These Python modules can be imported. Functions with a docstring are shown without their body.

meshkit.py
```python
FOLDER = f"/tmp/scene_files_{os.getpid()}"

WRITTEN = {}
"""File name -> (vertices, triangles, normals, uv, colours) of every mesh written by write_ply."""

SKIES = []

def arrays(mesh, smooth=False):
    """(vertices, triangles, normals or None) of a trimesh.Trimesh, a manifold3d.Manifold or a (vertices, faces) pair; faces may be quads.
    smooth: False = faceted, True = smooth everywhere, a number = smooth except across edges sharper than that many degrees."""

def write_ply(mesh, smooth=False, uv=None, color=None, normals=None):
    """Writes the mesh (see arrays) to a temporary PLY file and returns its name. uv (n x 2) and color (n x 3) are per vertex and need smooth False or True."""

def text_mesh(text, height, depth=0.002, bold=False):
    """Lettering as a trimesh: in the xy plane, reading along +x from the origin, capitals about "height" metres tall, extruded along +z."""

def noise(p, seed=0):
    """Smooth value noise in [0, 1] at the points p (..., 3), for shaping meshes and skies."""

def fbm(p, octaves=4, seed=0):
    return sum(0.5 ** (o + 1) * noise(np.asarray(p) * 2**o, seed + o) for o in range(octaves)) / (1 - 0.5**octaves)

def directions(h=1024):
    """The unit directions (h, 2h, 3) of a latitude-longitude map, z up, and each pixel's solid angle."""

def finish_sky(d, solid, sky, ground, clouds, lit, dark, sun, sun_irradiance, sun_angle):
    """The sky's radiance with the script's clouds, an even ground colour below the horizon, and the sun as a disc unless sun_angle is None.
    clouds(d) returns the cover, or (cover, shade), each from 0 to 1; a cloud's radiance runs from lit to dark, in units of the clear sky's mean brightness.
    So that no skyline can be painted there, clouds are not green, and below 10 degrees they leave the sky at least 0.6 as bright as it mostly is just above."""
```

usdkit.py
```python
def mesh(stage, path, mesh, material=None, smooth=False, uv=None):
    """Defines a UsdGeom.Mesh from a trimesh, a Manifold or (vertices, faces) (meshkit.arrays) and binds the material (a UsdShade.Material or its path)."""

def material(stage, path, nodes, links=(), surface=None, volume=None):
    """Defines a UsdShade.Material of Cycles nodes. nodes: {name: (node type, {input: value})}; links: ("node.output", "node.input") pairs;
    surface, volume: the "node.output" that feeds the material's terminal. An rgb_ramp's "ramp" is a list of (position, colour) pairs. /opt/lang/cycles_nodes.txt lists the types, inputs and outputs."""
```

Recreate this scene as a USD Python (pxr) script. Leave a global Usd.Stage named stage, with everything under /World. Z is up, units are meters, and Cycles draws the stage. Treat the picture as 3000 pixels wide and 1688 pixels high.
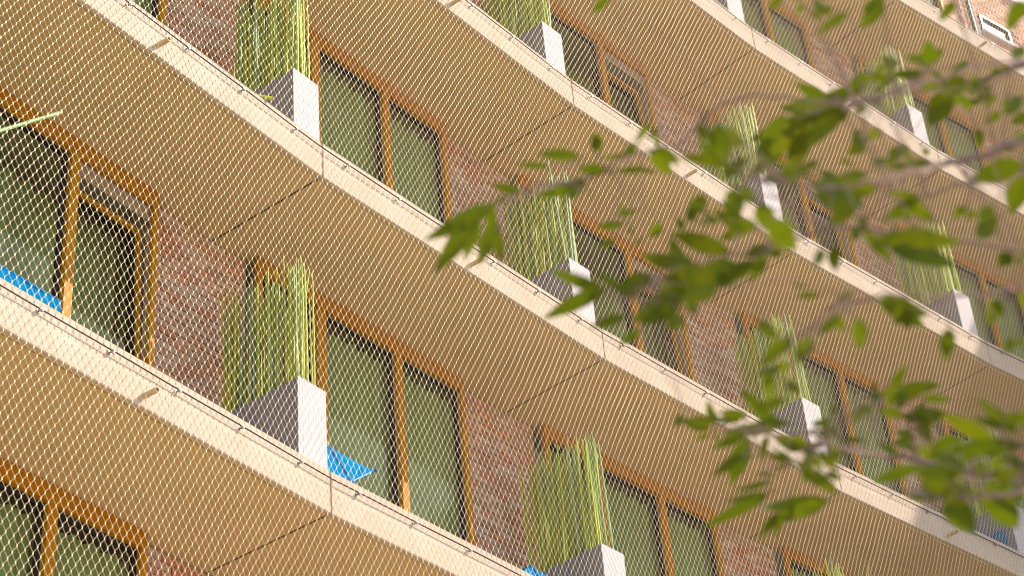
import math, random
import numpy as np
import trimesh
import usdkit, meshkit
from shapely.geometry import Polygon
from scipy.interpolate import PchipInterpolator
from pxr import Usd, UsdGeom, UsdLux, UsdShade, Gf, Sdf, Vt

rng = np.random.default_rng(7)
random.seed(7)
stage = Usd.Stage.CreateInMemory()
UsdGeom.SetStageUpAxis(stage, 'Z'); UsdGeom.SetStageMetersPerUnit(stage, 1.0)
UsdGeom.Xform.Define(stage, '/World'); UsdGeom.Scope.Define(stage, '/World/Looks')

# ------------------------------------------------------------------ camera, sky, sun, exposure
EYE = np.array([0., 0., 1.6]); PITCH = 0.63007; ROLL = -0.09171; FPX = 5997.6
EXPOSURE = 0.86
SKY_STRENGTH = 0.135
SUN_STRENGTH = 1.1
fw = np.array([0, math.cos(PITCH), math.sin(PITCH)]); up0 = np.array([0, -math.sin(PITCH), math.cos(PITCH)]); rt0 = np.array([1., 0, 0])
RT = math.cos(ROLL) * rt0 + math.sin(ROLL) * up0; UP = -math.sin(ROLL) * rt0 + math.cos(ROLL) * up0
cam = UsdGeom.Camera.Define(stage, '/World/camera')
cam.AddTransformOp().Set(Gf.Matrix4d(*[*RT, 0], *[*UP, 0], *[*(-fw), 0], *[*EYE, 1]))
cam.CreateHorizontalApertureAttr(36.0); cam.CreateVerticalApertureAttr(36.0 * 576 / 1024)
cam.CreateFocalLengthAttr(36.0 * FPX / 3000.0)
cam.CreateFStopAttr(2.9); cam.CreateFocusDistanceAttr(17.0); cam.CreateClippingRangeAttr(Gf.Vec2f(0.05, 3000))
cam.CreateExposureAttr(EXPOSURE)

SUN = np.array([1.5193, 0.3630, 1.34]); SUN /= np.linalg.norm(SUN)
EL = math.asin(SUN[2]); AZ = math.atan2(SUN[0], SUN[1])
usdkit.material(stage, '/World/Looks/sky', {
    'sky': ('sky_texture', {'sky_type': 'single_scattering', 'sun_disc': False, 'sun_elevation': EL, 'sun_rotation': AZ}),
    'bg': ('background_shader', {'strength': SKY_STRENGTH})}, [('sky.color', 'bg.color')], surface='bg.background')
dome = UsdLux.DomeLight.Define(stage, '/World/sky')
UsdShade.MaterialBindingAPI.Apply(dome.GetPrim()).Bind(UsdShade.Material.Get(stage, '/World/Looks/sky'))
sun = UsdLux.DistantLight.Define(stage, '/World/sun')
sun.CreateIntensityAttr(SUN_STRENGTH); sun.CreateAngleAttr(0.5); sun.CreateColorAttr(Gf.Vec3f(1.0, 0.88, 0.71)); sun.CreateNormalizeAttr(True)
zx = SUN; xx = np.cross([0, 0, 1.], zx); xx /= np.linalg.norm(xx); yx = np.cross(zx, xx)
sun.AddTransformOp().Set(Gf.Matrix4d(*[*xx, 0], *[*yx, 0], *[*zx, 0], 0, 0, 0, 1))

# ------------------------------------------------------------------ geometry of the curved facade
AX, AY, TH, S0, RAD = -0.28887, 14.20472, 0.929254, 1.94104, 59.174
H = 3.1; ZA = 7.38308 + 1.6; BAY = 3.711; HF = 0.352
T0 = np.array([math.cos(TH), math.sin(TH)]); N0 = np.array([T0[1], -T0[0]])
def plan(s, d):
    s, d = np.broadcast_arrays(np.asarray(s, float), np.asarray(d, float))
    u = np.mod(s, BAY); d = d + u * (BAY - u) / (2 * RAD)          # straight panels between the joints
    a = (s - S0) / RAD; r = RAD - d
    return np.array([AX, AY]) + (r * np.sin(a))[..., None] * T0 + (RAD - r * np.cos(a))[..., None] * N0
def W(s, d, z):
    p = plan(s, d); z = np.broadcast_to(np.asarray(z, float), p.shape[:-1])
    return np.concatenate([p, z[..., None]], -1)
def zl(level): return ZA + H * level
def frame_at(s, d, z):
    """rigid frame on the facade: x along it, y inwards, z up; origin at (s, d, z)"""
    a = (s - S0) / RAD; t = math.cos(a) * T0 + math.sin(a) * N0; n = math.cos(a) * N0 - math.sin(a) * T0
    M = np.eye(4); M[:2, 0] = t; M[:2, 1] = -n; M[:3, 3] = W(s, d, z); return M
def heading(s):
    a = (s - S0) / RAD; t = math.cos(a) * T0 + math.sin(a) * N0; return math.degrees(math.atan2(t[1], t[0]))

# ------------------------------------------------------------------ helpers
used = {}
def numbered(parent, name):
    k = (parent, name); n = used.get(k, -1) + 1; used[k] = n
    return name if n == 0 else f'{name}_{n:03d}'
def tag(prim, **kw):
    for k, v in kw.items():
        if v: prim.SetCustomDataByKey(k, v)
    return prim
ORIGIN = {}
def thing(name, label, category, origin=(0, 0, 0), rotz=0.0, group=None):
    path = '/World/' + numbered('/World', name)
    x = UsdGeom.Xform.Define(stage, path)
    x.AddTranslateOp().Set(Gf.Vec3d(*map(float, origin)))
    if rotz: x.AddRotateZOp().Set(float(rotz))
    tag(x.GetPrim(), label=label, category=category, group=group)
    ORIGIN[path] = np.asarray(origin, float) if not rotz else None
    return path
def sub(parent, name, label=None):
    path = parent + '/' + numbered(parent, name)
    UsdGeom.Xform.Define(stage, path); ORIGIN[path] = ORIGIN.get(parent); 
    if label: tag(stage.GetPrimAtPath(path), label=label)
    return path
def part(parent, name, mesh, mat, smooth=False, label=None, kind=None, tint=None, local=False):
    """mesh in world coordinates (unless local); stored relative to the thing's base"""
    path = parent + '/' + numbered(parent, name)
    v, f, n = meshkit.arrays(mesh, smooth)
    o = ORIGIN.get(parent)
    if not local and o is not None: v = v - o
    if n is None:
        usdkit.mesh(stage, path, (v, f), mat)
    else:
        m = usdkit.mesh(stage, path, (v, f), mat)
        m.CreateNormalsAttr(Vt.Vec3fArray.FromNumpy(n.astype(np.float32))); m.SetNormalsInterpolation('vertex')
    prim = stage.GetPrimAtPath(path)
    if tint is not None:
        tint = np.asarray(tint, np.float32)
        pv = UsdGeom.PrimvarsAPI(prim)
        if tint.ndim == 1: tint = np.repeat(tint[None], len(v), 0)
        pv.CreatePrimvar('tint', Sdf.ValueTypeNames.Color3fArray, 'vertex').Set(Vt.Vec3fArray.FromNumpy(tint))
    ORIGIN[path] = o
    tag(prim, label=label, kind=kind)
    return path
def top(name, mesh, mat, smooth=False, **tags):
    path = '/World/' + numbered('/World', name)
    usdkit.mesh(stage, path, mesh, mat, smooth)
    tag(stage.GetPrimAtPath(path), **tags); return path

class MB:
    def __init__(self): self.v = []; self.f = []; self.n = 0; self.c = []
    def add(self, v, f, c=None):
        v = np.asarray(v, float); f = np.asarray(f, int)
        if f.shape[1] == 4: f = np.vstack([f[:, [0, 1, 2]], f[:, [0, 2, 3]]])
        self.v.append(v); self.f.append(f + self.n); self.n += len(v)
        if c is not None: self.c.append(np.repeat(np.asarray(c, float)[None], len(v), 0))
        return self
    def mesh(self): return np.vstack(self.v), np.vstack(self.f)
    def tint(self): return np.vstack(self.c) if self.c else None
BOXF = np.array([[0, 3, 2, 1], [4, 5, 6, 7], [0, 1, 5, 4], [1, 2, 6, 5], [2, 3, 7, 6], [3, 0, 4, 7]])
def boxv(x0, x1, y0, y1, z0, z1):
    return np.array([[x0, y0, z0], [x1, y0, z0], [x1, y1, z0], [x0, y1, z0], [x0, y0, z1], [x1, y0, z1], [x1, y1, z1], [x0, y1, z1]], float)
def xf(M, v): return v @ M[:3, :3].T + M[:3, 3]
def bevel_box(x0, x1, y0, y1, z0, z1, b=0.004):
    """box with chamfered edges"""
    pts = []
    for x, sx in ((x0, 1), (x1, -1)):
        for y, sy in ((y0, 1), (y1, -1)):
            for z, sz in ((z0, 1), (z1, -1)):
                pts += [[x, y + sy * b, z + sz * b], [x + sx * b, y, z + sz * b], [x + sx * b, y + sy * b, z]]
    h = trimesh.convex.convex_hull(np.array(pts)); return np.array(h.vertices), np.array(h.faces)
def ring(s0, s1, prof, step=0.31):
    """solid swept along the facade: prof is a closed polygon of (d, z), outside seen anticlockwise or not"""
    n = max(2, int(math.ceil((s1 - s0) / step)) + 1); ss = np.linspace(s0, s1, n); prof = np.asarray(prof, float); m = len(prof)
    a2 = 0.5 * np.sum(prof[:, 0] * np.roll(prof[:, 1], -1) - np.roll(prof[:, 0], -1) * prof[:, 1])
    if a2 > 0: prof = prof[::-1]
    v = W(ss[:, None], prof[None, :, 0], prof[None, :, 1]).reshape(-1, 3)
    i, j = np.meshgrid(np.arange(n - 1), np.arange(m), indexing='ij'); j2 = (j + 1) % m
    q = np.stack([i * m + j, (i + 1) * m + j, (i + 1) * m + j2, i * m + j2], -1).reshape(-1, 4)
    f = [q[:, [0, 1, 2]], q[:, [0, 2, 3]]]
    cap = np.array([[0, 1, 2], [0, 2, 3]])
    if m > 4:
        pv, pf = trimesh.creation.triangulate_polygon(Polygon(prof), engine='earcut')
        cap = np.argmin(((np.asarray(pv)[:, None] - prof[None]) ** 2).sum(-1), axis=1)[pf]
    f += [cap, cap[:, ::-1] + (n - 1) * m]
    me = trimesh.Trimesh(v, np.vstack(f), process=False); 
    if me.volume < 0: me.invert()
    return np.array(me.vertices), np.array(me.faces)
def tube(pts, rad, sides=8, caps=True):
    p = np.asarray(pts, float); r = np.broadcast_to(np.asarray(rad, float), (len(p),))
    t = np.gradient(p, axis=0); t /= np.linalg.norm(t, axis=1, keepdims=True) + 1e-12
    ref = np.where(np.abs(t[:, 2:]) < 0.9, [[0, 0, 1.]], [[1., 0, 0]])
    a = np.cross(t, ref); a /= np.linalg.norm(a, axis=1, keepdims=True) + 1e-12; b = np.cross(t, a)
    an = np.arange(sides) * 2 * np.pi / sides
    v = p[:, None] + r[:, None, None] * (np.cos(an)[None, :, None] * a[:, None] + np.sin(an)[None, :, None] * b[:, None])
    i, j = np.meshgrid(np.arange(len(p) - 1), np.arange(sides), indexing='ij'); j2 = (j + 1) % sides
    q = np.stack([i * sides + j, i * sides + j2, (i + 1) * sides + j2, (i + 1) * sides + j], -1).reshape(-1, 4)
    f = np.vstack([q[:, [0, 1, 2]], q[:, [0, 2, 3]]]); v = v.reshape(-1, 3)
    if caps:
        n = len(v); v = np.vstack([v, p[0], p[-1]]); k = np.arange(sides); k2 = (k + 1) % sides; e = (len(p) - 1) * sides
        f = np.vstack([f, np.stack([np.full(sides, n), k2, k], 1), np.stack([np.full(sides, n + 1), e + k, e + k2], 1)])
    return v, f

# ------------------------------------------------------------------ materials
def mat(name, nodes, links, surface): return usdkit.material(stage, '/World/Looks/' + name, nodes, links, surface=surface)
def noisy(name, c1, c2, scale=6., rough=.6, detail=5, bump=0., bscale=60., spec=.3, metallic=0., stretch=(1, 1, 1), lo=.3, hi=.7):
    nodes = {'g': ('geometry', {}), 'm': ('mapping', {'scale': stretch}), 'n': ('noise_texture', {'scale': scale, 'detail': detail, 'roughness': .6}),
             'r': ('rgb_ramp', {'ramp': [(lo, c1), (hi, c2)]}), 'p': ('principled_bsdf', {'roughness': rough, 'specular_ior_level': spec, 'metallic': metallic})}
    links = [('g.position', 'm.vector'), ('m.vector', 'n.vector'), ('n.fac', 'r.fac'), ('r.color', 'p.base_color')]
    if bump:
        nodes['n2'] = ('noise_texture', {'scale': bscale, 'detail': 4}); nodes['b'] = ('bump', {'strength': bump, 'distance': .01})
        links += [('g.position', 'n2.vector'), ('n2.fac', 'b.height'), ('b.normal', 'p.normal')]
    return mat(name, nodes, links, 'p.BSDF')
M_FASCIA = mat('limestone_fascia', {
    'g': ('geometry', {}), 'n': ('noise_texture', {'scale': 2.2, 'detail': 6, 'roughness': .65}), 'r': ('rgb_ramp', {'ramp': [(.3, (.50, .41, .335)), (.7, (.57, .48, .405))]}),
    'n2': ('noise_texture', {'scale': 95., 'detail': 3, 'roughness': .7}), 'r2': ('rgb_ramp', {'ramp': [(.34, (.55, .50, .46)), (.46, (1, 1, 1))]}),
    'x': ('mix_color', {'blend_type': 'multiply', 'fac': .8}), 'b': ('bump', {'strength': .25, 'distance': .004}),
    'p': ('principled_bsdf', {'roughness': .85, 'specular_ior_level': .08})},
    [('g.position', 'n.vector'), ('g.position', 'n2.vector'), ('n.fac', 'r.fac'), ('n2.fac', 'r2.fac'), ('r.color', 'x.a'), ('r2.color', 'x.b'), ('x.result', 'p.base_color'), ('n2.fac', 'b.height'), ('b.normal', 'p.normal')], 'p.BSDF')
M_SOFFIT = noisy('soffit_render', (.54, .38, .18), (.60, .43, .21), scale=1.4, rough=.8, bump=.15, bscale=120)
M_CONC = noisy('slab_concrete', (.40, .36, .30), (.48, .44, .38), scale=3, rough=.85, bump=.2)
M_JOINT = noisy('joint_sealant', (.40, .31, .23), (.48, .38, .29), scale=20, rough=.9)
M_DARKJOINT = noisy('dark_joint', (.09, .055, .025), (.12, .075, .035), scale=20, rough=.9)
M_WOOD = noisy('oiled_timber', (.38, .155, .003), (.50, .235, .005), scale=5, rough=.5, stretch=(9, 9, .7), bump=.1, bscale=40, spec=.06)
M_WOODH = noisy('oiled_timber_rail', (.36, .14, .003), (.48, .215, .005), scale=5, rough=.5, stretch=(1.2, 1.2, 12), bump=.1, bscale=40, spec=.06)
M_TAUPE = noisy('taupe_board', (.27, .205, .16), (.33, .255, .20), scale=6, rough=.6)
M_SASH = noisy('dark_sash', (.018, .014, .02), (.03, .024, .03), scale=12, rough=.5)
M_MORTAR = noisy('mortar', (.42, .295, .225), (.49, .36, .28), scale=25, rough=.95, bump=.3)
M_BRICK = mat('brick', {
    'at': ('attribute', {'attribute': 'tint'}), 'g': ('geometry', {}), 'n': ('noise_texture', {'scale': 45., 'detail': 5, 'roughness': .7}),
    'r': ('rgb_ramp', {'ramp': [(.3, (.62, .60, .60)), (.62, (1.12, 1.1, 1.08))]}), 'x': ('mix_color', {'blend_type': 'multiply', 'fac': 1.0, 'use_clamp_result': False}),
    'b': ('bump', {'strength': .5, 'distance': .006}), 'p': ('principled_bsdf', {'roughness': .9, 'specular_ior_level': .15})},
    [('g.position', 'n.vector'), ('n.fac', 'r.fac'), ('at.color', 'x.a'), ('r.color', 'x.b'), ('x.result', 'p.base_color'), ('n.fac', 'b.height'), ('b.normal', 'p.normal')], 'p.BSDF')
M_GLASS = mat('window_glass', {
    'gm': ('geometry', {}), 'io': ('mix_float', {'a': 1.27, 'b': 1 / 1.27, 'use_clamp': True}), 'f': ('fresnel', {}), 't': ('transparent_bsdf', {'color': (.84, .90, .80)}), 'gl': ('glossy_bsdf', {'color': (.36, .42, .38), 'roughness': .012}), 'mx': ('mix_closure', {})},
    [('gm.backfacing', 'io.fac'), ('io.result', 'f.IOR'), ('f.fac', 'mx.fac'), ('t.BSDF', 'mx.closure1'), ('gl.BSDF', 'mx.closure2')], 'mx.closure')
M_CURTAIN = noisy('curtain', (.32, .35, .20), (.42, .43, .26), scale=3, rough=.9, stretch=(6, 6, .3))
M_ROOM = noisy('room_plaster', (.20, .17, .13), (.26, .22, .17), scale=2, rough=.9)
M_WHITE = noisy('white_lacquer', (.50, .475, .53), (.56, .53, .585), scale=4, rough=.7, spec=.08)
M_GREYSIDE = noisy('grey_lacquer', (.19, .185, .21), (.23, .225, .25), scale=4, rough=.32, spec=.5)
M_BLUEMETAL = noisy('blue_metal', (.0, .16, .45), (.0, .20, .52), scale=4, rough=.4)
M_SOIL = noisy('soil', (.05, .035, .02), (.10, .07, .04), scale=40, rough=1., bump=.6)
M_STEEL = mat('steel_wire', {'p': ('principled_bsdf', {'base_color': (.88, .80, .68), 'metallic': .35, 'roughness': .5, 'specular_ior_level': .6}),
    'g': ('geometry', {}), 'n': ('noise_texture', {'scale': 7., 'detail': 3}), 'r': ('rgb_ramp', {'ramp': [(.3, (.84, .66, .43)), (.7, (.93, .78, .55))]})},
    [('g.position', 'n.vector'), ('n.fac', 'r.fac'), ('r.color', 'p.base_color')], 'p.BSDF')
M_ROPE = noisy('dark_rope', (.022, .017, .014), (.045, .035, .03), scale=90, rough=.7, spec=.15)
M_CLIP = noisy('clip_steel', (.26, .23, .21), (.36, .33, .31), scale=30, rough=.5, metallic=.2, spec=.4)
M_PIPE = noisy('spout_brass', (.42, .31, .16), (.50, .38, .21), scale=12, rough=.5, spec=.4)
M_BLUE = mat('blue_canvas', {'d': ('diffuse_bsdf', {}), 't': ('translucent_bsdf', {}), 'mx': ('mix_closure', {'fac': .55}), 'g': ('geometry', {}), 'n': ('noise_texture', {'scale': 14., 'detail': 4}),
    'r': ('rgb_ramp', {'ramp': [(.3, (.0, .30, .72)), (.7, (.01, .40, .86))]})},
    [('g.position', 'n.vector'), ('n.fac', 'r.fac'), ('r.color', 'd.color'), ('r.color', 't.color'), ('d.BSDF', 'mx.closure1'), ('t.BSDF', 'mx.closure2')], 'mx.closure')
def leafmat(name, c1, c2, tr, scale=30., rough=.5, fac=.4, spec=.2):
    return mat(name, {'g': ('geometry', {}), 'n': ('noise_texture', {'scale': scale, 'detail': 3}), 'r': ('rgb_ramp', {'ramp': [(.3, c1), (.7, c2)]}),
        'p': ('principled_bsdf', {'roughness': rough, 'specular_ior_level': spec}), 't': ('translucent_bsdf', {'color': tr}), 'mx': ('mix_closure', {'fac': fac})},
        [('g.position', 'n.vector'), ('n.fac', 'r.fac'), ('r.color', 'p.base_color'), ('p.BSDF', 'mx.closure1'), ('t.BSDF', 'mx.closure2')], 'mx.closure')
M_LEAVES = [leafmat('leaf_green', (.06, .092, .001), (.092, .125, .002), (.14, .18, .001)), leafmat('leaf_deep', (.05, .08, .001), (.075, .11, .002), (.12, .16, .001)),
            leafmat('leaf_olive', (.072, .095, .001), (.105, .125, .002), (.16, .19, .001))]
M_BARK = noisy('bark', (.16, .10, .085), (.27, .18, .15), scale=25, rough=.9, bump=.5)
M_REED = [leafmat('reed_green', (.42, .55, .03), (.56, .66, .08), (.5, .62, .03), scale=9, rough=.4, fac=.15), leafmat('reed_yellow', (.40, .46, .03), (.52, .54, .07), (.45, .5, .03), scale=9, rough=.4, fac=.15),
          leafmat('reed_teal', (.26, .42, .18), (.34, .5, .25), (.2, .3, .1), scale=9, rough=.4, fac=.15)]
M_PAVE = noisy('paving', (.44, .355, .255), (.55, .46, .345), scale=.7, rough=.9, bump=.2, bscale=8)
M_ASPH = noisy('asphalt', (.045, .045, .047), (.065, .063, .06), scale=8, rough=.9, bump=.3)
M_WINGWALL = noisy('wing_brick', (.28, .16, .12), (.40, .25, .19), scale=9, rough=.9, bump=.3)
M_DARKSTEEL = noisy('dark_steel', (.05, .055, .06), (.08, .085, .09), scale=20, rough=.45, metallic=.5)
M_DARKPANE = noisy('dark_pane', (.02, .03, .03), (.04, .05, .045), scale=3, rough=.08, spec=.8)

# ------------------------------------------------------------------ ground
def sheet(x0, x1, y0, y1, z): return np.array([[x0, y0, z], [x1, y0, z], [x1, y1, z], [x0, y1, z]], float), np.array([[0, 1, 2], [0, 2, 3]])
top('ground', sheet(-400, 400, -400, 400, 0.0), M_PAVE, label='pale paved ground in front of the curved building', category='ground', kind='structure')
top('road', sheet(-400, 400, -26, -16, 0.004), M_ASPH, label='asphalt road running along the far side of the paving', category='road', kind='structure')

# ------------------------------------------------------------------ the building
BASE = W(1.9, -1.2, 0.0)
BLD = thing('apartment_building', 'curved brick apartment building with pale balcony bands and timber windows', 'building', BASE)
BAYS = range(-2, 5); LEVELS = range(-2, 5); SMIN, SMAX = -2 * BAY, 5 * BAY - .2
JOFF = 0.010
for lv in LEVELS:
    z = zl(lv)
    part(BLD, 'floor_slab', ring(SMIN, SMAX, [(-.035, z + .012), (-.035, z + HF - .004), (-4.5, z + HF - .004), (-4.5, z + .012)], .6), M_CONC)
    for b in BAYS:
        s0, s1 = b * BAY + JOFF, min((b + 1) * BAY - JOFF, SMAX)
        e = .006
        part(BLD, 'fascia_panel', ring(s0, s1, [(-.032, z - .004), (-e, z - .004), (0, z - .004 + e), (0, z + HF - e), (-e, z + HF), (-.20, z + HF + .004), (-.20, z + HF - .003), (-.032, z + HF - .003)]), M_FASCIA)
        # soffit: main field, then the narrow strip outside the drip groove
        part(BLD, 'soffit_panel', ring(s0 - JOFF + .011, s1 + JOFF - .011, [(-.066, z - .0), (-.066, z + .011), (-1.30, z + .011), (-1.30, z - .0)], .45), M_SOFFIT)
        part(BLD, 'edge_strip', ring(s0 - JOFF + .011, s1 + JOFF - .011, [(-.034, z), (-.034, z + .011), (-.055, z + .011), (-.055, z)], .45), M_SOFFIT)
        if -1 <= b: part(BLD, 'soffit_joint', ring(b * BAY - .0109, b * BAY + .0109, [(-.057, z + .004), (-.067, z + .0115), (-1.22, z + .0115), (-1.22, z + .004)], 1), M_DARKJOINT)
        if -1 <= b: part(BLD, 'panel_joint', ring(b * BAY - JOFF, b * BAY + JOFF, [(-.034, z), (-.012, z), (-.012, z + HF - .006), (-.034, z + HF - .006)], 1), M_JOINT)
        # rainwater spout through the edge
        if lv >= -1:
            ps, pz = b * BAY + 1.824, z + .078
            a0, a1 = W(ps, -.03, pz), W(ps, .128, pz - .004)
            ax = (a1 - a0) / np.linalg.norm(a1 - a0)
            an = np.linspace(0, 2 * np.pi, 16, endpoint=False); u = np.cross(ax, [0, 0, 1.]); u /= np.linalg.norm(u); w = np.cross(ax, u)
            rr = lambda c, r: c + r * (np.cos(an)[:, None] * u + np.sin(an)[:, None] * w)
            v = np.vstack([rr(a0, .020), rr(a1, .020), rr(a1, .0165), rr(a0, .0165)]); k = np.arange(16); k2 = (k + 1) % 16
            q = np.vstack([np.stack([o * 16 + k, o * 16 + k2, (o + 1) * 16 + k2, (o + 1) * 16 + k], 1) for o in range(3)])
            part(BLD, 'rain_spout', (v, np.vstack([q[:, [0, 1, 2]], q[:, [0, 2, 3]]])), M_PIPE, smooth=50)
    part(BLD, 'room_wall', ring(SMIN, SMAX, [(-4.3, z + HF), (-4.5, z + HF), (-4.5, z + H), (-4.3, z + H)], .9), M_ROOM)
# ground storey wall and the roof-level wall
part(BLD, 'lower_wall', ring(SMIN, SMAX, [(-1.3, -.2), (-1.3, zl(-2) + .01), (-1.6, zl(-2) + .01), (-1.6, -.2)], .9), M_MORTAR)
part(BLD, 'roof', ring(SMIN, SMAX, [(-1.42, zl(6)), (-1.42, zl(6) + .3), (-8, zl(6) + .3), (-8, zl(6))], .9), M_CONC)

# windows: one per bay and storey
DF = -1.11                         # front of the timber
U0, U1, U2, U3 = 0.37, 1.08, 2.08, 2.965   # left edge, then left edges of the mullions and of the right jamb
WM1, WM2, WJ = .11, .088, .055
def timber(M, x0, x1, z0, z1, y0=0.0, y1=.05, b=.004): v, f = bevel_box(x0, x1, y0, y1, z0, z1, b); return xf(M, v), f
def plainbox(M, *a): return xf(M, boxv(*a)), np.vstack([BOXF[:, [0, 1, 2]], BOXF[:, [0, 2, 3]]])
def window(lv, b, tilted=False):
    z = zl(lv); M = frame_at(b * BAY + 1.63, DF, z); X = lambda u: u - 1.63
    zb, zt = HF, 2.955; zh = H - .006 if lv < 4 else 3.08
    wn = sub(BLD, 'window')
    part(wn, 'head_rail', timber(M, X(U0), X(U3 + WJ), zt, zh), M_WOODH)
    part(wn, 'sill_rail', timber(M, X(U0), X(U3 + WJ), zb, zb + .07), M_WOODH)
    part(wn, 'jamb', timber(M, X(U0), X(U0 + .06), zb + .07, zt), M_WOOD)
    part(wn, 'jamb', timber(M, X(U3), X(U3 + WJ), zb + .07, zt), M_WOOD)
    part(wn, 'mullion', timber(M, X(U1), X(U1 + WM1), zb + .07, zt), M_WOOD)
    part(wn, 'mullion', timber(M, X(U2), X(U2 + WM2), zb + .07, zt), M_WOOD)
    panes = [(U0 + .06, U1), (U1 + WM1, U2), (U2 + WM2, U3)]
    for k, (a, c) in enumerate(panes):
        til = tilted and k == 2
        g = MB(); w = .03
        y0, y1 = (.052, .092) if not til else (.0, .05)
        M2 = M
        if til:      # the leaf leans into the room about its foot and shows its own timber edge
            R = trimesh.transformations.rotation_matrix(-math.radians(2.6), [1, 0, 0], [0, .045, zb + .08]); M2 = M @ R
            M2 = M2 @ trimesh.transformations.translation_matrix([0, .045, 0]); a, c = a + .004, c + .015
            part(wn, 'transom_panel', timber(M, X(a), X(U3), zt - .14, zt - .002, .050, .072), M_TAUPE)
            part(wn, 'reveal', timber(M, X(U3 - .002), X(U3 + .05), zb + .075, zt - .2, .052, .086), M_TAUPE)
        z0, z1 = zb + .075, zt - (.004 if not til else .175)
        for q in ((a, c, z0, z0 + w), (a, c, z1 - w, z1), (a, a + w, z0 + w, z1 - w), (c - w, c, z0 + w, z1 - w)):
            if til: vv, ff = bevel_box(X(q[0]), X(q[1]), y0, y1, q[2], q[3], .003); g.add(xf(M2, vv), ff)
            else: g.add(xf(M2, boxv(X(q[0]), X(q[1]), y0, y1, q[2], q[3])), BOXF)
        part(wn, 'sash', g.mesh(), M_WOOD if til else M_SASH)
        if til:
            g = MB()
            for q in ((a + w, c - w, z1 - w - .04, z1 - w), (c - w - .04, c - w, z0 + w, z1 - w - .04), (a + w, a + w + .02, z0 + w, z1 - w - .04)): g.add(xf(M2, boxv(X(q[0]), X(q[1]), y1 + .0, y1 + .05, q[2], q[3])), BOXF)
            part(wn, 'sash_liner', g.mesh(), M_SASH)
        yg = (y0 + y1) / 2 + .012
        part(wn, 'pane', plainbox(M2, X(a + w) - .004, X(c - w) + .004, yg, yg + .008, z0 + w - .004, z1 - w + .004), M_GLASS)
    # curtain behind the panes, hanging in folds
    xs = np.arange(X(U0) + .05, X(U3) + (.62 if tilted else .3), .014); r2 = np.random.default_rng(100 + lv * 17 + b)
    ph = np.cumsum(r2.uniform(.5, 1.15, len(xs)) * .55); y = (.5 if tilted else .17) + .022 * np.sin(ph) + .012 * np.sin(2.3 * ph + 1)
    v = np.vstack([np.column_stack([xs, y, np.full(len(xs), zb + .04)]), np.column_stack([xs, y, np.full(len(xs), 2.9)])]); n = len(xs); k = np.arange(n - 1)
    part(wn, 'curtain', (xf(M, v), np.vstack([np.stack([k, k + 1, k + n + 1], 1), np.stack([k, k + n + 1, k + n], 1)])), M_CURTAIN, smooth=True)
for lv in range(-1, 5):
    for b in BAYS:
        if lv == 4 and b == 4: continue
        window(lv, b, tilted=(lv, b) in {(0, -1), (1, 1), (2, 1), (0, 2), (2, 2)})

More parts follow.
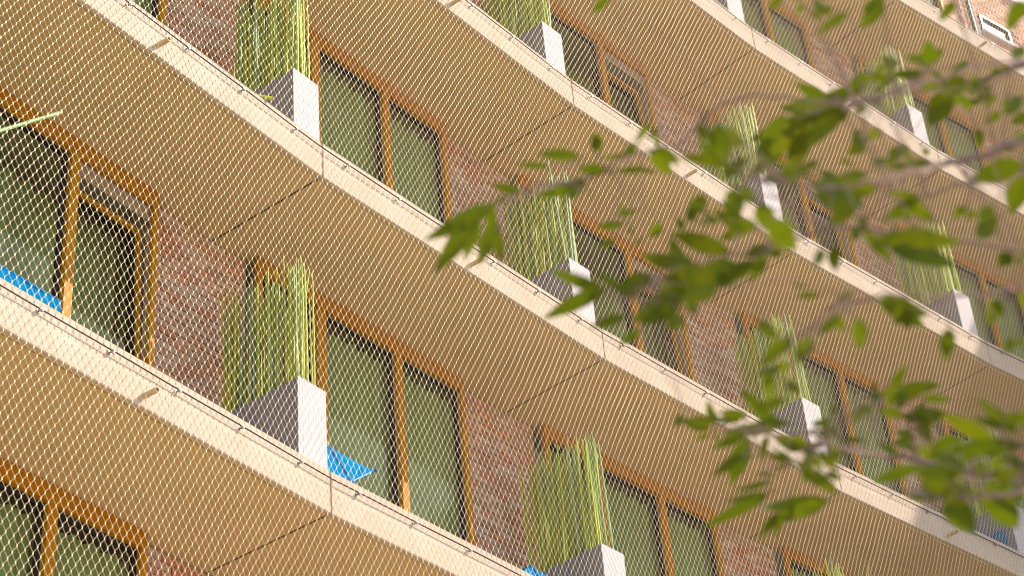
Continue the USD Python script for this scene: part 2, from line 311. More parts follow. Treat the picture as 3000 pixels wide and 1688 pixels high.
# brick piers between the windows
PAL = np.array([[.36, .22, .18], [.42, .27, .21], [.33, .19, .15], [.45, .33, .27], [.40, .16, .09], [.34, .10, .06], [.36, .31, .27], [.30, .22, .20], [.20, .12, .11], [.44, .25, .14], [.40, .30, .28], [.25, .13, .11]])
PW = np.array([.17, .14, .1, .1, .09, .07, .09, .08, .04, .04, .05, .03]); PW /= PW.sum()
CO, BL = .066, .205
def brick_box(s, z, w, h, proud, tilt=0.):
    M = frame_at(s, -1.236, z); v = boxv(-w / 2, w / 2, -proud, .02, -h / 2, h / 2)
    if tilt: v[:, 2] += v[:, 0] * tilt
    return xf(M, v)
BF = np.vstack([BOXF[:, [0, 1, 2]], BOXF[:, [0, 2, 3]]])
def pier(lv, sa, sb, z0, z1, holes=()):
    """returns [(distance, vertices, tint)] of its bricks"""
    out = []; row = 0; zz = z0 + CO / 2
    while zz < z1 - CO * .4:
        x = sa - (BL * .5 if row % 2 else 0.) + .0
        while x < sb - .02:
            a, c = max(x, sa), min(x + BL, sb)
            if c - a > .05 and not any(a < h[1] and c > h[0] and zz > h[2] - .02 and zz < h[3] + .02 for h in holes):
                v = brick_box((a + c) / 2, zl(lv) + zz + rng.normal(0, .0012), c - a - .011, CO - .012 + rng.normal(0, .001), .013 + rng.uniform(-.004, .005), rng.normal(0, .006))
                cc = np.minimum(.45 * np.array([.55, .34, .25]) + .55 * PAL[rng.choice(len(PAL), p=PW)] * rng.uniform(1.25, 1.75), .62)
                out.append((np.linalg.norm(v.mean(0) - EYE), v, cc, zz))
            x += BL
        zz += CO; row += 1
    return out
PIERS = {}
allb = []
for lv in range(-1, 5):
    for b in BAYS:
        sa, sb = b * BAY + U3 + WJ + .012, (b + 1) * BAY + U0 - .012
        if lv == 4 and b == 4: continue
        zt = H - .008 if lv < 4 else 3.1
        w = part(BLD, 'brick_pier', ring(sa - .02, sb + .02, [(-1.236, zl(lv) + HF), (-1.236, zl(lv) + zt), (-1.45, zl(lv) + zt), (-1.45, zl(lv) + HF)], .5), M_MORTAR)
        PIERS[lv, b] = w
        visible = (lv, b) in {(-1, -1), (0, -1), (0, 0), (0, 1), (0, 2), (1, -1), (1, 0), (1, 1), (1, 2), (2, 0), (2, 1), (2, 2), (2, 3), (3, 1), (3, 2), (3, 3), (4, 2), (4, 3)}
        if lv == 4 and b == 3: sb = 5 * BAY - .25; 
        if visible and not (lv == 4): allb += [(d + (0 if zz > (1.35 if lv >= 0 else 2.5) else 100), v, c, w) for d, v, c, zz in pier(lv, sa, sb, HF + .01, zt)]
allb.sort(key=lambda q: q[0])
for d, v, c, w in allb[:300]: part(w, 'brick', (v, BF), M_BRICK, tint=c)
rest = MB()
for d, v, c, w in allb[300:]: rest.add(v, BF, c)
# roof storey: sunlit brick wall with small white-framed windows, carried above the last balcony
SA = 3 * BAY + U3 + WJ + .012; SB = 5 * BAY - .25
holes = [(15.20, 15.93, 2.52, 2.93), (16.10, 16.85, 3.72, 4.30)]
rw = MB()
for a, c, z0, z1 in [(SMIN, SMAX, 3.1, 3.72 - .0), (SMIN, 16.10, 3.72, 4.30), (16.85, SMAX, 3.72, 4.30), (SMIN, SMAX, 4.30, 6.2), (SA, 15.20, HF, 3.1), (15.93, SMAX, HF, 3.1), (15.20, 15.93, HF, 2.52), (15.20, 15.93, 2.93, 3.1)]:
    rw.add(*ring(a, c, [(-1.236, zl(4) + z0), (-1.236, zl(4) + z1), (-1.45, zl(4) + z1), (-1.45, zl(4) + z0)], .6))
part(BLD, 'roof_storey_wall', rw.mesh(), M_MORTAR)
for q in pier(4, SA, SB, HF + .01, 3.11 + 2.3, holes): rest.add(q[1], BF, q[2] * 1.05)
for q in pier(4, 10.0, SA, 3.11, 4.6): rest.add(q[1], BF, q[2] * 1.05)
part(BLD, 'brickwork', rest.mesh(), M_BRICK, tint=rest.tint(), kind='stuff')
for a, c, z0, z1 in holes:
    wn = sub(BLD, 'window'); M = frame_at((a + c) / 2, -1.21, zl(4)); hw = (c - a) / 2
    g = MB()
    for q in ((-hw, hw, z1 - .04, z1), (-hw, -hw + .04, z0 + .03, z1 - .04), (hw - .04, hw, z0 + .03, z1 - .04)): g.add(xf(M, boxv(q[0], q[1], 0, .08, q[2], q[3])), BOXF)
    part(wn, 'frame', g.mesh(), M_DARKSTEEL)
    part(wn, 'sill', timber(M, -hw - .04, hw + .04, z0 - .03, z0 + .03, -.06, .12), M_WHITE)
    part(wn, 'pane', plainbox(M, -hw + .035, hw - .035, .04, .05, z0 + .025, z1 - .035), M_DARKPANE)
part(BLD, 'downpipe', tube([W(14.86, -1.13, zl(4) + z) for z in (HF, 2., 4., 6.)], .035, 10), M_DARKSTEEL, smooth=True)
part(BLD, 'downpipe', tube([W(15.0, -1.16, zl(4) + z) for z in (HF, 2., 4., 6.)], .014, 8), M_WHITE, smooth=True, label='thin white pipe')

# ------------------------------------------------------------------ neighbouring wing on the right, outside the frame: it shades the right end
TS = np.array([*(1.2 * T0 + 1.0 * N0), 1.34])
PE = W(8.72, 0, zl(1) + .19) + 8.0 * TS
ed = -.28 * T0 - .96 * N0; ed /= np.linalg.norm(ed); nr = np.array([ed[1], -ed[0]])
if nr @ T0 < 0: nr = -nr
WB = PE.copy(); WB[2] = 0
WING = thing('neighbouring_wing', 'tall brick wing standing at right angles past the right end of the balconies', 'building', WB)
def wl(x, y, z): return np.array([WB[0] + ed[0] * x + nr[0] * y, WB[1] + ed[1] * x + nr[1] * y, z])
def wbox(x0, x1, y0, y1, z0, z1):
    v = np.array([wl(*p) for p in boxv(x0, x1, y0, y1, z0, z1)]); m = trimesh.Trimesh(v, BF, process=False)
    if m.volume < 0: m.invert()
    return np.array(m.vertices), np.array(m.faces)
part(WING, 'wall', wbox(-9, 5.5, .12, 9, 0, PE[2] - .25), M_WINGWALL)
part(WING, 'roof', wbox(-9.15, 5.65, 0, 9.15, PE[2] - .25, PE[2]), M_CONC)
for i in range(5):
    for j in range(6):
        x, zz = -7.6 + i * 2.7, 1.0 + j * 3.15
        part(WING, 'window', wbox(x, x + 1.3, .06, .125, zz, zz + 1.7), M_DARKPANE)

# ------------------------------------------------------------------ steel rope nets, one per storey, each with its edge rope and clips
DX, DZ, DN = .0605, .107, .040
VIS = {-1: (-4.2, 3.2), 0: (-4.4, 12.0), 1: (-3.9, 13.2), 2: (.4, 14.2), 3: (4.9, 15.3), 4: (10.0, 17.6)}
names = {-1: 'below the lowest balcony band', 0: 'between the lowest balcony band and the second', 1: 'between the second balcony band and the third', 2: 'between the third balcony band and the fourth',
         3: 'between the fourth balcony band and the topmost', 4: 'above the topmost balcony band in front of sunlit brick'}
def prisms(a, b, r, k):
    """k-sided prisms from a to b in facade coordinates (s, d, z)"""
    t = b - a; t /= np.linalg.norm(t, axis=1, keepdims=True)
    u = np.cross(t, [0, 1., 0]); u /= np.linalg.norm(u, axis=1, keepdims=True); w = np.cross(t, u)
    an = np.arange(k) * 2 * np.pi / k + .5
    o = r * (np.cos(an)[None, :, None] * u[:, None] + np.sin(an)[None, :, None] * w[:, None])
    v = np.concatenate([a[:, None] + o, b[:, None] + o], 1); n = len(a); j = np.arange(k); j2 = (j + 1) % k
    q = np.stack([j, j2, j2 + k, j + k], 1); f = np.vstack([q[:, [0, 1, 2]], q[:, [0, 2, 3]]])
    f = (f[None] + (np.arange(n) * 2 * k)[:, None, None]).reshape(-1, 3)
    v = v.reshape(-1, 3); return W(v[:, 0], v[:, 1], v[:, 2]), f
for lv in range(-1, 5):
    sa, sb = VIS[lv]
    z0, z1 = zl(lv) + .263, zl(lv + 1) + .263
    if lv == -1: z0 = zl(0) - 2.2
    if lv == 4: z1 = zl(4) + 4.6
    org = W((sa + sb) / 2, DN, z0)
    net = thing('rope_net', 'diamond mesh steel rope net ' + names[lv], 'net', org)
    j0, j1 = int(math.ceil((z0 - ZA) / (DZ / 2))), int(math.floor((z1 - ZA) / (DZ / 2)))
    I = np.arange(int(sa / DX), int(sb / DX))
    J = np.arange(j0, j1 + 1)
    jj, ii = np.meshgrid(J, I, indexing='ij')
    def warp(s, z): return .0035 * np.sin(s * 3.1 + z * 1.7) + .002 * np.sin(s * 11.3 + z * 5.1), .004 * np.sin(s * 2.3 - z * 2.9) + .002 * np.sin(z * 9.7 + s * 4), .006 * np.sin(s * .9 + z * 1.1)
    S = ii * DX + (jj % 2) * DX / 2; Z = ZA + jj * DZ / 2
    ws, wz, wd = warp(S, Z); K = np.stack([S + ws, DN + wd, Z + wz], -1)
    kh = .0085
    a = K.reshape(-1, 3) - [0, 0, kh]; b = K.reshape(-1, 3) + [0, 0, kh]
    m = MB(); m.add(*prisms(a, b, .0034, 4))
    # wires up-right and up-left from the top of each knot to the foot of the next row's
    lo = K[:-1] + [0, 0, kh * .9]; hi = K[1:] - [0, 0, kh * .9]
    od = (J[:-1] % 2)[:, None] * np.ones_like(I)[None]
    col = np.arange(len(I))[None] * np.ones_like(od)
    for side in (0, 1):
        tc = (col + (od if side else od - 1)).astype(int); ok = (tc >= 0) & (tc < len(I))
        r_, c_ = np.nonzero(ok)
        A = lo[r_, c_]; B = hi[r_, tc[r_, c_]]
        m.add(*prisms(A, B, .0018 if side else .0013, 3))
    part(net, 'wire_mesh', m.mesh(), M_STEEL, kind='stuff')
    if lv >= 0:
        ss = np.arange(sa, sb, .2)
        sag = .0
        part(net, 'edge_rope', tube(W(ss, .029 + .002 * np.sin(ss * 5), z0), .0052, 6), M_ROPE, smooth=True)
        k = int(math.ceil((sa - .272) / .6185))
        while .272 + k * .6185 < sb:
            s = .272 + k * .6185; k += 1
            M = frame_at(s, 0, z0 - .002)
            c = MB()
            for (yy, r) in (((0.0, -.006), .017), ((-.006, -.042), .0075), ((-.020, -.038), .0145)):
                v, f = tube([[0, yy[0], 0], [0, yy[1], 0]], r, 10); c.add(xf(M, v), f)
            v, f = tube([[-.016, -.029, .0], [.016, -.029, .0]], .0085, 8); c.add(xf(M, v), f)
            part(net, 'rope_clip', c.mesh(), M_CLIP, smooth=40)

# ------------------------------------------------------------------ planters with reeds, on the balcony ends
pos_words = {(0, -1): 'at the far left edge', }
def ordinal(lv): return {0: 'lowest', 1: 'second', 2: 'third', 3: 'fourth', 4: 'topmost'}[lv]
PLH = 1.203 - HF
def planter_proto(path):
    o = MB(); t = .018; x0, x1, y0, y1 = -.1526, .1526, 0, .88
    # hollow box: outer shell with a turned-in rim
    v, f = bevel_box(x0, x1, y0, y1, .012, PLH, .006)
    m = trimesh.Trimesh(v, f, process=False)
    import manifold3d as m3
    outer = m3.Manifold(m3.Mesh(np.asarray(v, np.float32), np.asarray(f, np.uint32)))
    inner = m3.Manifold.cube((x1 - x0 - 2 * t, y1 - y0 - 2 * t, 1.0)).translate((x0 + t, y0 + t, PLH - .12))
    me = (outer - inner).to_mesh()
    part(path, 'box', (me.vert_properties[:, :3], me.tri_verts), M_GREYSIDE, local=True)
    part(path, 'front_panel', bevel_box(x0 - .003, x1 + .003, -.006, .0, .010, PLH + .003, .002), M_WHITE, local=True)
    part(path, 'soil', (boxv(x0 + t + .002, x1 - t - .002, y0 + t + .002, y1 - t - .002, PLH - .121, PLH - .06), np.vstack([BOXF[:, [0, 1, 2]], BOXF[:, [0, 2, 3]]])), M_SOIL, local=True)
    for x in (-.11, .11):
        for y in (.05, .83): part(path, 'foot', (boxv(x - .02, x + .02, y - .02, y + .02, .0, .0125), BF), M_DARKSTEEL, local=True)
spots = [(0, -1), (0, 0), (0, 1), (0, 2), (1, 0), (1, 1), (1, 2), (1, 3), (2, 1), (2, 2), (2, 3), (3, 2), (3, 3)]
PLBL = {(0, -1): 'white planter box just outside the left edge, holding the leaning green stem', (0, 0): 'white planter box beside the blue canvas stool on the lowest balcony band', (0, 1): 'white planter box cut off by the bottom edge, its grey side tinged blue',
        (0, 2): 'white planter box outside the lower right edge on the lowest balcony band', (1, 0): 'white planter box at the upper left, with a cut stem lying before its grey side', (1, 1): 'white planter box on the second balcony band, half behind the big hanging leaves',
        (1, 2): 'white planter box at the lower right, crossed by the long leafy branch', (1, 3): 'white planter box in the lower right corner, standing in shade beside blue canvas',
        (2, 1): 'white planter box near the top middle, on the third balcony band', (2, 2): 'narrow white planter box rising from the leaves in the middle of the third balcony band', (2, 3): 'white planter box at the right end of the third balcony band near the shade line',
        (3, 2): 'white planter box touching the top edge, on the fourth balcony band', (3, 3): 'white planter box at the upper right, on the fourth balcony band under thin branches'}
RLBL = {(0, -1): 'reeds outside the left edge, one long green stem leaning into view', (0, 0): 'tall green reeds in the planter beside the blue canvas stool', (0, 1): 'tall green reeds in the planter at the bottom edge, right of the middle',
        (0, 2): 'green reed tips just showing at the bottom edge, far right', (1, 0): 'tall green reeds cut off by the top edge at the upper left', (1, 1): 'tall green reeds behind the big hanging leaves near the middle',
        (1, 2): 'tall green reeds in the lower right planter crossed by the long branch', (1, 3): 'green reeds in the shaded planter at the lower right corner', (2, 1): 'green reeds cut off by the top edge near the middle',
        (2, 2): 'pale splayed green reeds behind leaves on the third balcony band', (2, 3): 'faint green reeds at the right end of the third balcony band', (3, 2): 'green reeds above the planter that touches the top edge', (3, 3): 'faint thin green reeds at the upper right on the fourth balcony band'}
first = None
for lv, b in spots:
    s = b * BAY - .1239 + .1526; org = W(s, -.195, zl(lv) + HF + .004); hd = heading(s)
    if first is None:
        first = thing('planter_box', PLBL[lv, b], 'planter', org, hd, 'white planters dividing the balconies'); planter_proto(first)
    else:
        p = thing('planter_box', PLBL[lv, b], 'planter', org, hd, 'white planters dividing the balconies')
        pr = stage.GetPrimAtPath(p); pr.GetReferences().AddInternalReference(first); pr.SetInstanceable(True)

def stem_mesh(M, x, y, z0, h, r, lean, bend):
    n = 9; t = np.linspace(0, 1, n)
    pts = np.column_stack([x + lean[0] * t * h + bend[0] * t * t * h, y + lean[1] * t * h + bend[1] * t * t * h, z0 + h * t])
    rad = r * (1 - .35 * t) * (1 + .10 * (np.arange(n) % 2 == 0) * (np.arange(n) > 0)); rad[-1] *= .7
    v, f = tube(pts, rad, 7); return xf(M, v), f
for i, (lv, b) in enumerate(spots):
    r2 = np.random.default_rng(40 + i)
    s = b * BAY + .0287; org = W(s, -.195, zl(lv) + HF + .004 + PLH - .06)
    M = frame_at(s, -.195, zl(lv) + HF + .004)
    rd = thing('reed_clump', RLBL[lv, b], 'reeds', org, 0, 'green reed clumps in the white planters')
    nst = 120
    for k in range(nst):
        y = .04 + .80 * (k + r2.uniform(-.6, .6)) / nst; y = min(max(y, .035), .845)
        x = r2.uniform(-.12, .12)
        short = r2.random() < .28
        h = (r2.uniform(.45, .95) if short else r2.uniform(1.14, 1.26)) - (.07 * r2.random() if not short else 0) + .06
        lean = (r2.normal(0, .013), r2.normal(0, .016)); bend = (r2.normal(0, .010), r2.normal(0, .012))
        if r2.random() < .035: lean = (r2.normal(0, .08), r2.normal(0, .12))
        rr = r2.uniform(.0095, .0145) * (.6 if short else 1)
        mtl = M_REED[r2.choice(3, p=[.55, .2, .25])] if not short else M_REED[1]
        part(rd, 'stem', stem_mesh(M, x, y, PLH - .06, h, rr, lean, bend), mtl, smooth=True)
    if (lv, b) == (0, -1):
        p0, p1 = W(-3.66, -.30, zl(0) + 1.15), W(-2.49, -.30, zl(0) + 2.30)
        t = np.linspace(0, 1, 10)[:, None]; pts = p0 + (p1 - p0) * t; pts[:, 2] -= .05 * (t[:, 0] * (1 - t[:, 0])) * 0
        part(rd, 'stem', tube(pts, .0135 * (1 + .06 * (np.arange(10) % 2)), 10), M_REED[2], smooth=True, label='long green stem leaning far out to the right')
# a cut piece of stem lying on the slab edge before the upper left planter
st = thing('cut_stem', 'short yellow-green cut stem lying on the balcony edge before the upper left planter', 'plant stem', W(-.70, -.02, zl(1) + HF + .02))
part(st, 'stalk', tube([W(-.80, -.05, zl(1) + HF + .018), W(-.74, -.02, zl(1) + HF + .02), W(-.645, .035, zl(1) + HF + .026)], [.013, .0135, .0145], 10), M_REED[1], smooth=True)

# ------------------------------------------------------------------ blue canvas stools
def stool_proto(path, w=.56, dp=.44, h=.43):
    n = 9; xs = np.linspace(-w / 2, w / 2, n); ys = np.linspace(-dp / 2, dp / 2, 7)
    X, Y = np.meshgrid(xs, ys, indexing='ij'); Zs = h - .010 * (1 - (2 * X / w) ** 2) + .0 * Y
    v = np.column_stack([X.ravel(), Y.ravel(), Zs.ravel()]); i, j = np.meshgrid(np.arange(n - 1), np.arange(6), indexing='ij')
    q = np.stack([i * 7 + j, (i + 1) * 7 + j, (i + 1) * 7 + j + 1, i * 7 + j + 1], -1).reshape(-1, 4)
    part(path, 'canvas_seat', (v, np.vstack([q[:, [0, 1, 2]], q[:, [0, 2, 3]]])), M_BLUE, smooth=True, local=True)
    for x in (-w / 2, w / 2): part(path, 'seat_rail', tube([[x, -dp / 2 - .02, h], [x, dp / 2 + .02, h]], .011, 8), M_BLUEMETAL, smooth=True, local=True)
    for y in (-dp / 2 - .015, dp / 2 + .015):
        part(path, 'leg', tube([[-w / 2, y, h], [w / 2 - .03, y, .012]], .011, 8), M_BLUEMETAL, smooth=True, local=True)
        part(path, 'leg', tube([[w / 2, y * .9, h], [-w / 2 + .03, y * .9, .012]], .011, 8), M_BLUEMETAL, smooth=True, local=True)
fs = None
for lv, s, d, lab in [(0, .49, -.47, 'bright blue canvas folding stool beside the white planter on the lowest balcony band'),
                      (0, 3.1, -.62, 'blue canvas folding stool left of the planter at the bottom edge'), (1, 10.55, -.62, 'blue canvas folding stool in shade in the lower right corner')]:
    org = W(s, d, zl(lv) + HF + .004)
    p = thing('folding_stool', lab, 'stool', org, heading(s), 'blue canvas stools on the balconies')
    if fs is None: fs = p; stool_proto(p)
    else: pr = stage.GetPrimAtPath(p); pr.GetReferences().AddInternalReference(fs); pr.SetInstanceable(True)

# ------------------------------------------------------------------ blue canvas sheets tied to two planter sides
for lv, b, y0, y1, zt, lab in [(0, 1, .36, .86, 1.14, 'blue canvas sheet tied to the grey side of the planter at the bottom edge'), (1, 3, .10, .86, 1.08, 'blue canvas sheet on the shaded planter side in the lower right corner')]:
    s = b * BAY + .0287; M = frame_at(s, -.195, zl(lv))
    n, k = 15, 7; Y, Zq = np.meshgrid(np.linspace(y0, y1, n), np.linspace(HF + .05, zt, k), indexing='ij')
    Zq = Zq - .25 * (Zq - HF) * np.clip((.62 - Y) / .3, 0, 1) ** 1.5
    X = -.164 - .006 * np.sin(Y * 23 + Zq * 4) - .004 * np.sin(Y * 9 - Zq * 7)
    v = np.column_stack([X.ravel(), Y.ravel(), Zq.ravel()]); i, j = np.meshgrid(np.arange(n - 1), np.arange(k - 1), indexing='ij')
    q = np.stack([i * k + j, i * k + j + 1, (i + 1) * k + j + 1, (i + 1) * k + j], -1).reshape(-1, 4)
    cs = thing('canvas_sheet', lab, 'cloth', W(s - .16, -.8, zl(lv) + HF))
    part(cs, 'cloth', (xf(M, v), np.vstack([q[:, [0, 1, 2]], q[:, [0, 2, 3]]])), M_BLUE, smooth=True)
    for y in (y0 + .01, y1 - .01):
        zz = HF + .05 + .9 * (zt - HF - .05) * (1 if y > .6 else .75)
        part(cs, 'tie', tube(xf(M, np.array([[-.168, y, zz - .03], [-.160, y, 1.208], [-.13, y, 1.209]])), .003, 5), M_BLUEMETAL)

wp = thing('windbreak', 'low bright blue canvas windbreak behind the balcony edge at the far left', 'windbreak', W(-2.9, -.25, zl(0) + HF))
g = MB(); ss = np.linspace(-3.5, -2.415, 24); zz = np.linspace(HF + .03, .672, 5); Sg, Zg = np.meshgrid(ss, zz, indexing='ij')
v = W(Sg, -.25 + .004 * np.sin(Sg * 17 + Zg * 9), Zg + zl(0)).reshape(-1, 3); i, j = np.meshgrid(np.arange(23), np.arange(4), indexing='ij')
q = np.stack([i * 5 + j, (i + 1) * 5 + j, (i + 1) * 5 + j + 1, i * 5 + j + 1], -1).reshape(-1, 4)
part(wp, 'canvas', (v, np.vstack([q[:, [0, 1, 2]], q[:, [0, 2, 3]]])), M_BLUE, smooth=True)
part(wp, 'top_hem', tube(W(ss, -.25, zl(0) + .672), .008, 6), M_BLUE, smooth=True)
for s_ in (-3.45, -2.93, -2.43): part(wp, 'post', tube([W(s_, -.268, zl(0) + HF), W(s_, -.268, zl(0) + .66)], .010, 8), M_BLUEMETAL, smooth=True)

# ------------------------------------------------------------------ the tree whose branches reach in from the right
def at(px, py, dist):
    r = fw + RT * (px - 1500) / FPX - UP * (py - 844) / FPX
    return EYE + r * dist
R2 = lambda x, y: (1000 + x / 1.717, y / 1.717)
R3 = lambda x, y: (2000 + x / 1.717, y / 1.717)
R5 = lambda x, y: (1000 + x / 1.717, 844 + y / 1.717)
R6 = lambda x, y: (2000 + x / 1.717, 844 + y / 1.717)
LEAVES = {
 'a': [(R2, q) for q in [(780,1020,455,1190,85),(700,1060,490,1345,95),(800,1120,705,1310,80),(1205,790,1005,775,60),(1290,770,1275,675,58),(1440,780,1320,795,22),(1330,855,1200,850,62),
   (900,970,765,930,46),(1235,915,1075,960,64),(1190,950,985,985,46),(1530,850,1390,860,34),(1545,620,1490,705,34),(1480,730,1425,775,46),(1550,750,1650,870,74),(1600,740,1580,680,30),
   (1420,1125,1300,1140,48),(1490,1060,1380,1085,28),(1610,1120,1560,1190,55),(1370,1210,1300,1235,36),(1510,1205,1480,1230,26),(1350,-20,1270,60,46)]],
 'b': [(R2, q) for q in [(1717,1320,1550,1290,64),(1560,1400,1430,1430,72),(1717,1380,1620,1440,60)]] + [(R5, q) for q in [(1330,5,1080,125,66),(1430,140,1290,185,46),(1717,20,1520,130,86),(1717,150,1640,185,56),(1717,650,1680,680,40)]]
   + [(R3, q) for q in [(240,1270,0,1190,76),(360,1120,220,1190,56),(440,1240,340,1280,56),(370,1310,200,1400,66),(180,1420,0,1370,100),(200,1105,100,1115,28),(90,1000,40,1060,64),(270,970,270,1075,64)]],
 'c': [(R3, q) for q in [(240,820,30,790,46),(310,810,240,880,46),(140,650,215,770,84),(600,880,430,905,54),(650,930,860,1010,110),(900,960,780,1100,90),(440,1100,540,1230,104),(1000,1190,1300,1310,96),(1180,1180,990,1215,60),(760,1240,770,1340,52),
   (880,1140,860,1200,46),(1560,1110,1500,1180,76),(1640,1270,1600,1330,52),(690,810,590,855,34),(1030,800,960,815,34),(1250,815,1130,825,36),(1200,1000,1040,1090,60),(1420,1040,1370,1090,40)]],
 'd': [(R3, q) for q in [(1060,390,910,390,38),(1210,375,1050,370,28),(900,450,735,480,50),(930,400,820,445,36),(720,500,545,540,58),(670,590,480,625,50),(560,600,380,840,82),(640,650,560,840,84),(800,540,660,700,82),(930,700,850,760,66),(900,665,860,680,40),(1090,740,1050,800,52),
   (915,530,870,570,38),(1000,480,955,515,36),(1370,470,1265,600,96),(1400,480,1440,545,36),(1520,450,1540,525,46),(1717,490,1640,560,56),(1470,450,1330,455,28),(1300,430,1210,445,28),(1600,565,1530,610,38),(1480,650,1500,720,40),
   (1250,330,1235,230,56),(1210,300,1140,290,40),(1060,290,1040,350,52),(1440,310,1360,370,38),(1600,350,1560,375,34)]],
 'e': [(R3, q) for q in [(500,-20,440,45,46),(610,20,570,70,28),(660,0,740,70,54),(830,60,690,160,50),(1010,0,905,135,78),(1365,0,1300,95,54),(1700,0,1640,145,70),(1717,230,1670,290,62),(1717,830,1480,900,110),(1717,880,1660,1060,104),(1717,700,1600,760,46)]],
 'f': [(R6, q) for q in [(180,0,0,60,84),(380,165,470,250,60),(520,250,410,380,66),(640,240,590,350,78),(790,140,690,230,50),(870,150,890,295,72),(690,30,580,45,32),(980,60,1210,130,96),(1130,110,1130,200,60),(1340,200,1330,355,72),(1590,60,1540,170,84),(1660,250,1630,320,52),
   (540,385,460,405,36),(430,420,440,560,60),(520,470,580,520,52),(510,560,380,610,52),(860,20,780,55,36)]],
 'g': [(R6, q) for q in [(330,640,190,625,42),(140,710,0,665,54),(130,740,70,760,28),(480,700,220,730,62),(320,730,165,800,52),(300,770,250,975,72),(280,860,160,940,46),(640,790,470,755,42),(720,790,590,780,28),(770,700,680,740,46),(760,800,770,880,52),(560,880,425,835,32),(625,830,615,975,50),(720,925,795,960,36),
   (440,1030,135,1190,62),(740,1070,430,1100,86),(480,1130,395,1250,46),(965,570,960,475,32),(1070,520,1280,490,62),(1090,500,1090,600,70),(1110,460,1010,540,46),(860,680,905,590,42),(1120,650,995,620,46),(1140,630,1330,640,62),(1170,750,1060,785,36),(1130,780,1180,850,36)]],
 'h': [(R6, q) for q in [(1620,700,1490,660,34),(1717,640,1600,690,52),(1400,760,1260,840,90),(1717,790,1430,810,70),(1200,890,1000,960,52),(1420,930,1240,980,110),(1330,1000,1170,1040,54),(1320,1060,1440,1200,104),(1560,1060,1660,1180,112),(1600,860,1560,900,54),(1520,890,1480,930,54),(1250,860,1200,800,44),(1480,770,1420,860,54),(1700,900,1600,960,60),(1717,1000,1640,1060,70)]],
}
DIST = {'a': 4.7, 'b': 4.5, 'c': 4.3, 'd': 5.0, 'e': 4.6, 'f': 4.4, 'g': 4.9, 'h': 4.4}
TRB = np.array([3.3, 4.6, 0.0])
TREE = thing('street_tree', 'leafy tree with thin branches reaching in from the right before the balconies', 'tree', TRB)
limb = np.array([2.3, 4.25, 4.6])
part(TREE, 'trunk', tube([TRB + [0, 0, -.1], TRB + [.03, -.02, 1.2], TRB + [-.08, .03, 2.4], TRB + [-.05, .02, 3.6], TRB + [.1, .05, 5.2], TRB + [.05, .1, 7.0]], [.17, .14, .125, .11, .08, .03], 14), M_BARK, smooth=True)
BR = {  # branch courses, from the limb end inwards: pixels of the photograph only fix the directions, distances are real
 'a': [R3(1900,330), R3(900,520), R3(300,480), R2(1600,760), R2(1200,900), R2(820,1010)],
 'b': [R3(1900,1300), R3(900,1150), R3(300,1280), R2(1640,1380), R5(1400,60)],
 'c': [R3(1900,780), R3(1500,790), R3(1300,830), R3(1100,880), R3(800,935), R3(300,900)],
 'd': [R3(1900,385), R3(1500,410), R3(1200,440), R3(1000,480), R3(800,560), R3(600,600)],
 'e': [R3(1900,820), R3(1700,860), R3(1470,910), R3(1250,980), R3(1060,1030)],
 'f': [R6(1900,20), R6(1500,40), R6(1000,40), R6(700,130), R6(480,330)],
 'g': [R6(1900,980), R6(1717,945), R6(1300,900), R6(1050,850), R6(800,800), R6(600,730), R6(300,730)],
 'h': [R6(1950,1060), R6(1600,1045), R6(1180,1040), R6(1000,1000)],
}
def leaf_mesh(B, T, wid, tilt, curl, fold, seed):
    n = 7; ax = T - B; L = np.linalg.norm(ax); ax = ax / L
    view = (B + T) / 2 - EYE; view /= np.linalg.norm(view)
    side = np.cross(ax, view); side /= np.linalg.norm(side); nor = np.cross(side, ax)
    side2 = math.cos(tilt) * side + math.sin(tilt) * nor; nor2 = np.cross(side2, ax)
    wid = wid / max(.5, abs(math.cos(tilt)))
    t = np.linspace(0, 1, n); prof = np.sin(np.pi * t ** .8) ** .85 * (1 - .15 * t); prof[0] = .03; prof[-1] = 0.0
    mid = B + ax * (t * L)[:, None] + nor2 * (curl * L * (t - t * t) * 2)[:, None]
    v = [mid]
    for sg in (-1, 1): v.append(mid + sg * side2 * (prof * wid / 2)[:, None] + nor2 * (fold * prof * wid / 2)[:, None])
    v = np.vstack(v); k = np.arange(n - 1); f = []
    for sg, o in ((0, n), (1, 2 * n)):
        q = np.stack([k, k + 1, o + k + 1, o + k], 1); q = q if sg else q[:, ::-1]; f += [q[:, [0, 1, 2]], q[:, [0, 2, 3]]]
    st = tube([B - ax * .018 - nor2 * .004, B + ax * .01], .0011, 4)
    return np.vstack([v, st[0]]), np.vstack([*f, st[1] + len(v)])
NLEAF = 0; more_leaves = MB()
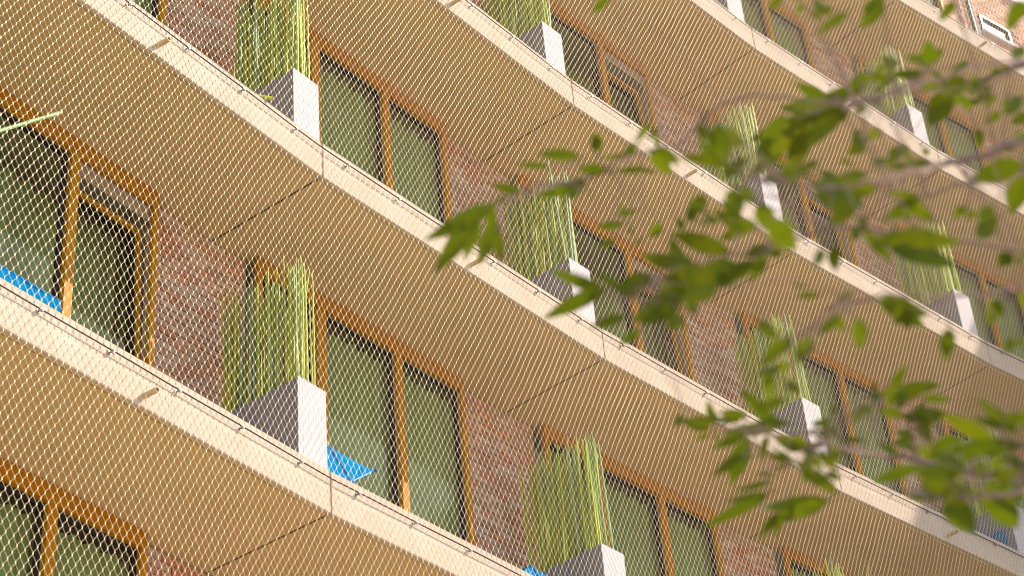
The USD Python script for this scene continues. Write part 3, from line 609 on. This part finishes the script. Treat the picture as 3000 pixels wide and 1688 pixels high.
for key, course in sorted(BR.items(), key=lambda q: 'gcdhbafe'.index(q[0])):
    d0 = DIST[key]; pts = []
    for k, (f_, ) in enumerate([(c,) for c in course]): pts.append(at(f_[0], f_[1], d0 + .22 * math.sin(k * 1.7 + ord(key))))
    hub = TRB + [-.06, .02, {'a': 3.3, 'b': 2.4, 'c': 2.9, 'd': 3.5, 'e': 2.8, 'f': 2.2, 'g': 1.7, 'h': 1.5}[key]]
    P = [hub, hub * .55 + pts[0] * .45 + np.array([0, 0, -.05])] + pts
    P = np.array(P); tt = np.linspace(0, len(P) - 1, 6 * len(P)); 
    C = PchipInterpolator(np.arange(len(P)), P)(tt)
    wob = rng.normal(0, .003, C.shape); C = C + wob
    main = {'a': .0035, 'b': .004, 'c': .0085, 'd': .006, 'e': .007, 'f': .004, 'g': .0085, 'h': .007}[key]
    rad = np.interp(tt, [0, 2, len(P) - 1], [.028, main * 1.1, .0016])
    br = part(TREE, 'branch', tube(C, rad, 8), M_BARK, smooth=True)
    ORIGIN[br] = ORIGIN[TREE]
    vis = C[10:]
    rows = []
    for fn, q in LEAVES[key]:
        rows.append((fn, q))
        for _ in range(rng.choice([1, 2, 2, 3] if key in 'bcdgh' else [0, 1, 1])):     # smaller neighbours on the same twig
            x0, y0, x1, y1, w = q; g = rng.normal(0, .7); l = rng.uniform(.5, .9); dx, dy = (x1 - x0) * l, (y1 - y0) * l
            ox, oy = x0 + rng.normal(0, 55) + 10, y0 + rng.normal(0, 40)
            rows.append((fn, (ox, oy, ox + dx * math.cos(g) - dy * math.sin(g), oy + dx * math.sin(g) + dy * math.cos(g), w * l)))
    for i, (fn, (x0, y0, x1, y1, w)) in enumerate(rows):
        a = fn(x0, y0); b = fn(x1, y1)
        dd = d0 + rng.normal(0, .16); B = at(*a, dd); T = at(*b, dd + rng.normal(0, .018))
        big = 1.38 if key in 'bcdh' else 1.18; wid = w / 1.717 / FPX * dd * big; T = B + (T - B) * (1 + .75 * (big - 1))
        mi = rng.choice(3, p=[.5, .3, .2])
        lm = leaf_mesh(B, T, wid, rng.uniform(-.6, .6), rng.uniform(-.14, .14), rng.uniform(.05, .35), i)
        NLEAF += 1
        if NLEAF <= 300: part(br, 'leaf', lm, M_LEAVES[mi], smooth=True)
        else: more_leaves.add(*lm)
        j = np.argmin(np.linalg.norm(vis - B, axis=1)); Q = vis[j]
        L = np.linalg.norm(Q - B)
        if .03 < L < .6:
            mid = (Q + B) / 2 + np.array([rng.normal(0, .02) * L, 0, .08 * L])
            part(br, 'twig', tube(np.array([Q, mid, B]), [.0016, .0013, .0010], 5), M_BARK, smooth=True)
part(TREE, 'leaves', more_leaves.mesh(), M_LEAVES[0], kind='stuff')
# the rest of its crown, to the right of the picture
r3 = np.random.default_rng(5); cm = MB()
for k in range(900):
    c = np.array([3.9, 4.9, 5.2]) + r3.normal(0, 1, 3) * [1.0, 1.1, 1.4]
    if c[0] < 2.1 or c[2] < 2.4: continue
    a = r3.normal(0, 1, 3); a /= np.linalg.norm(a); b = np.cross(a, r3.normal(0, 1, 3)); b /= np.linalg.norm(b); L, w = r3.uniform(.08, .12), r3.uniform(.03, .045)
    cm.add(np.array([c, c + a * L * .5 + b * w / 2, c + a * L, c + a * L * .5 - b * w / 2]), [[0, 1, 2, 3]])
part(TREE, 'crown', cm.mesh(), M_LEAVES[0], kind='stuff')
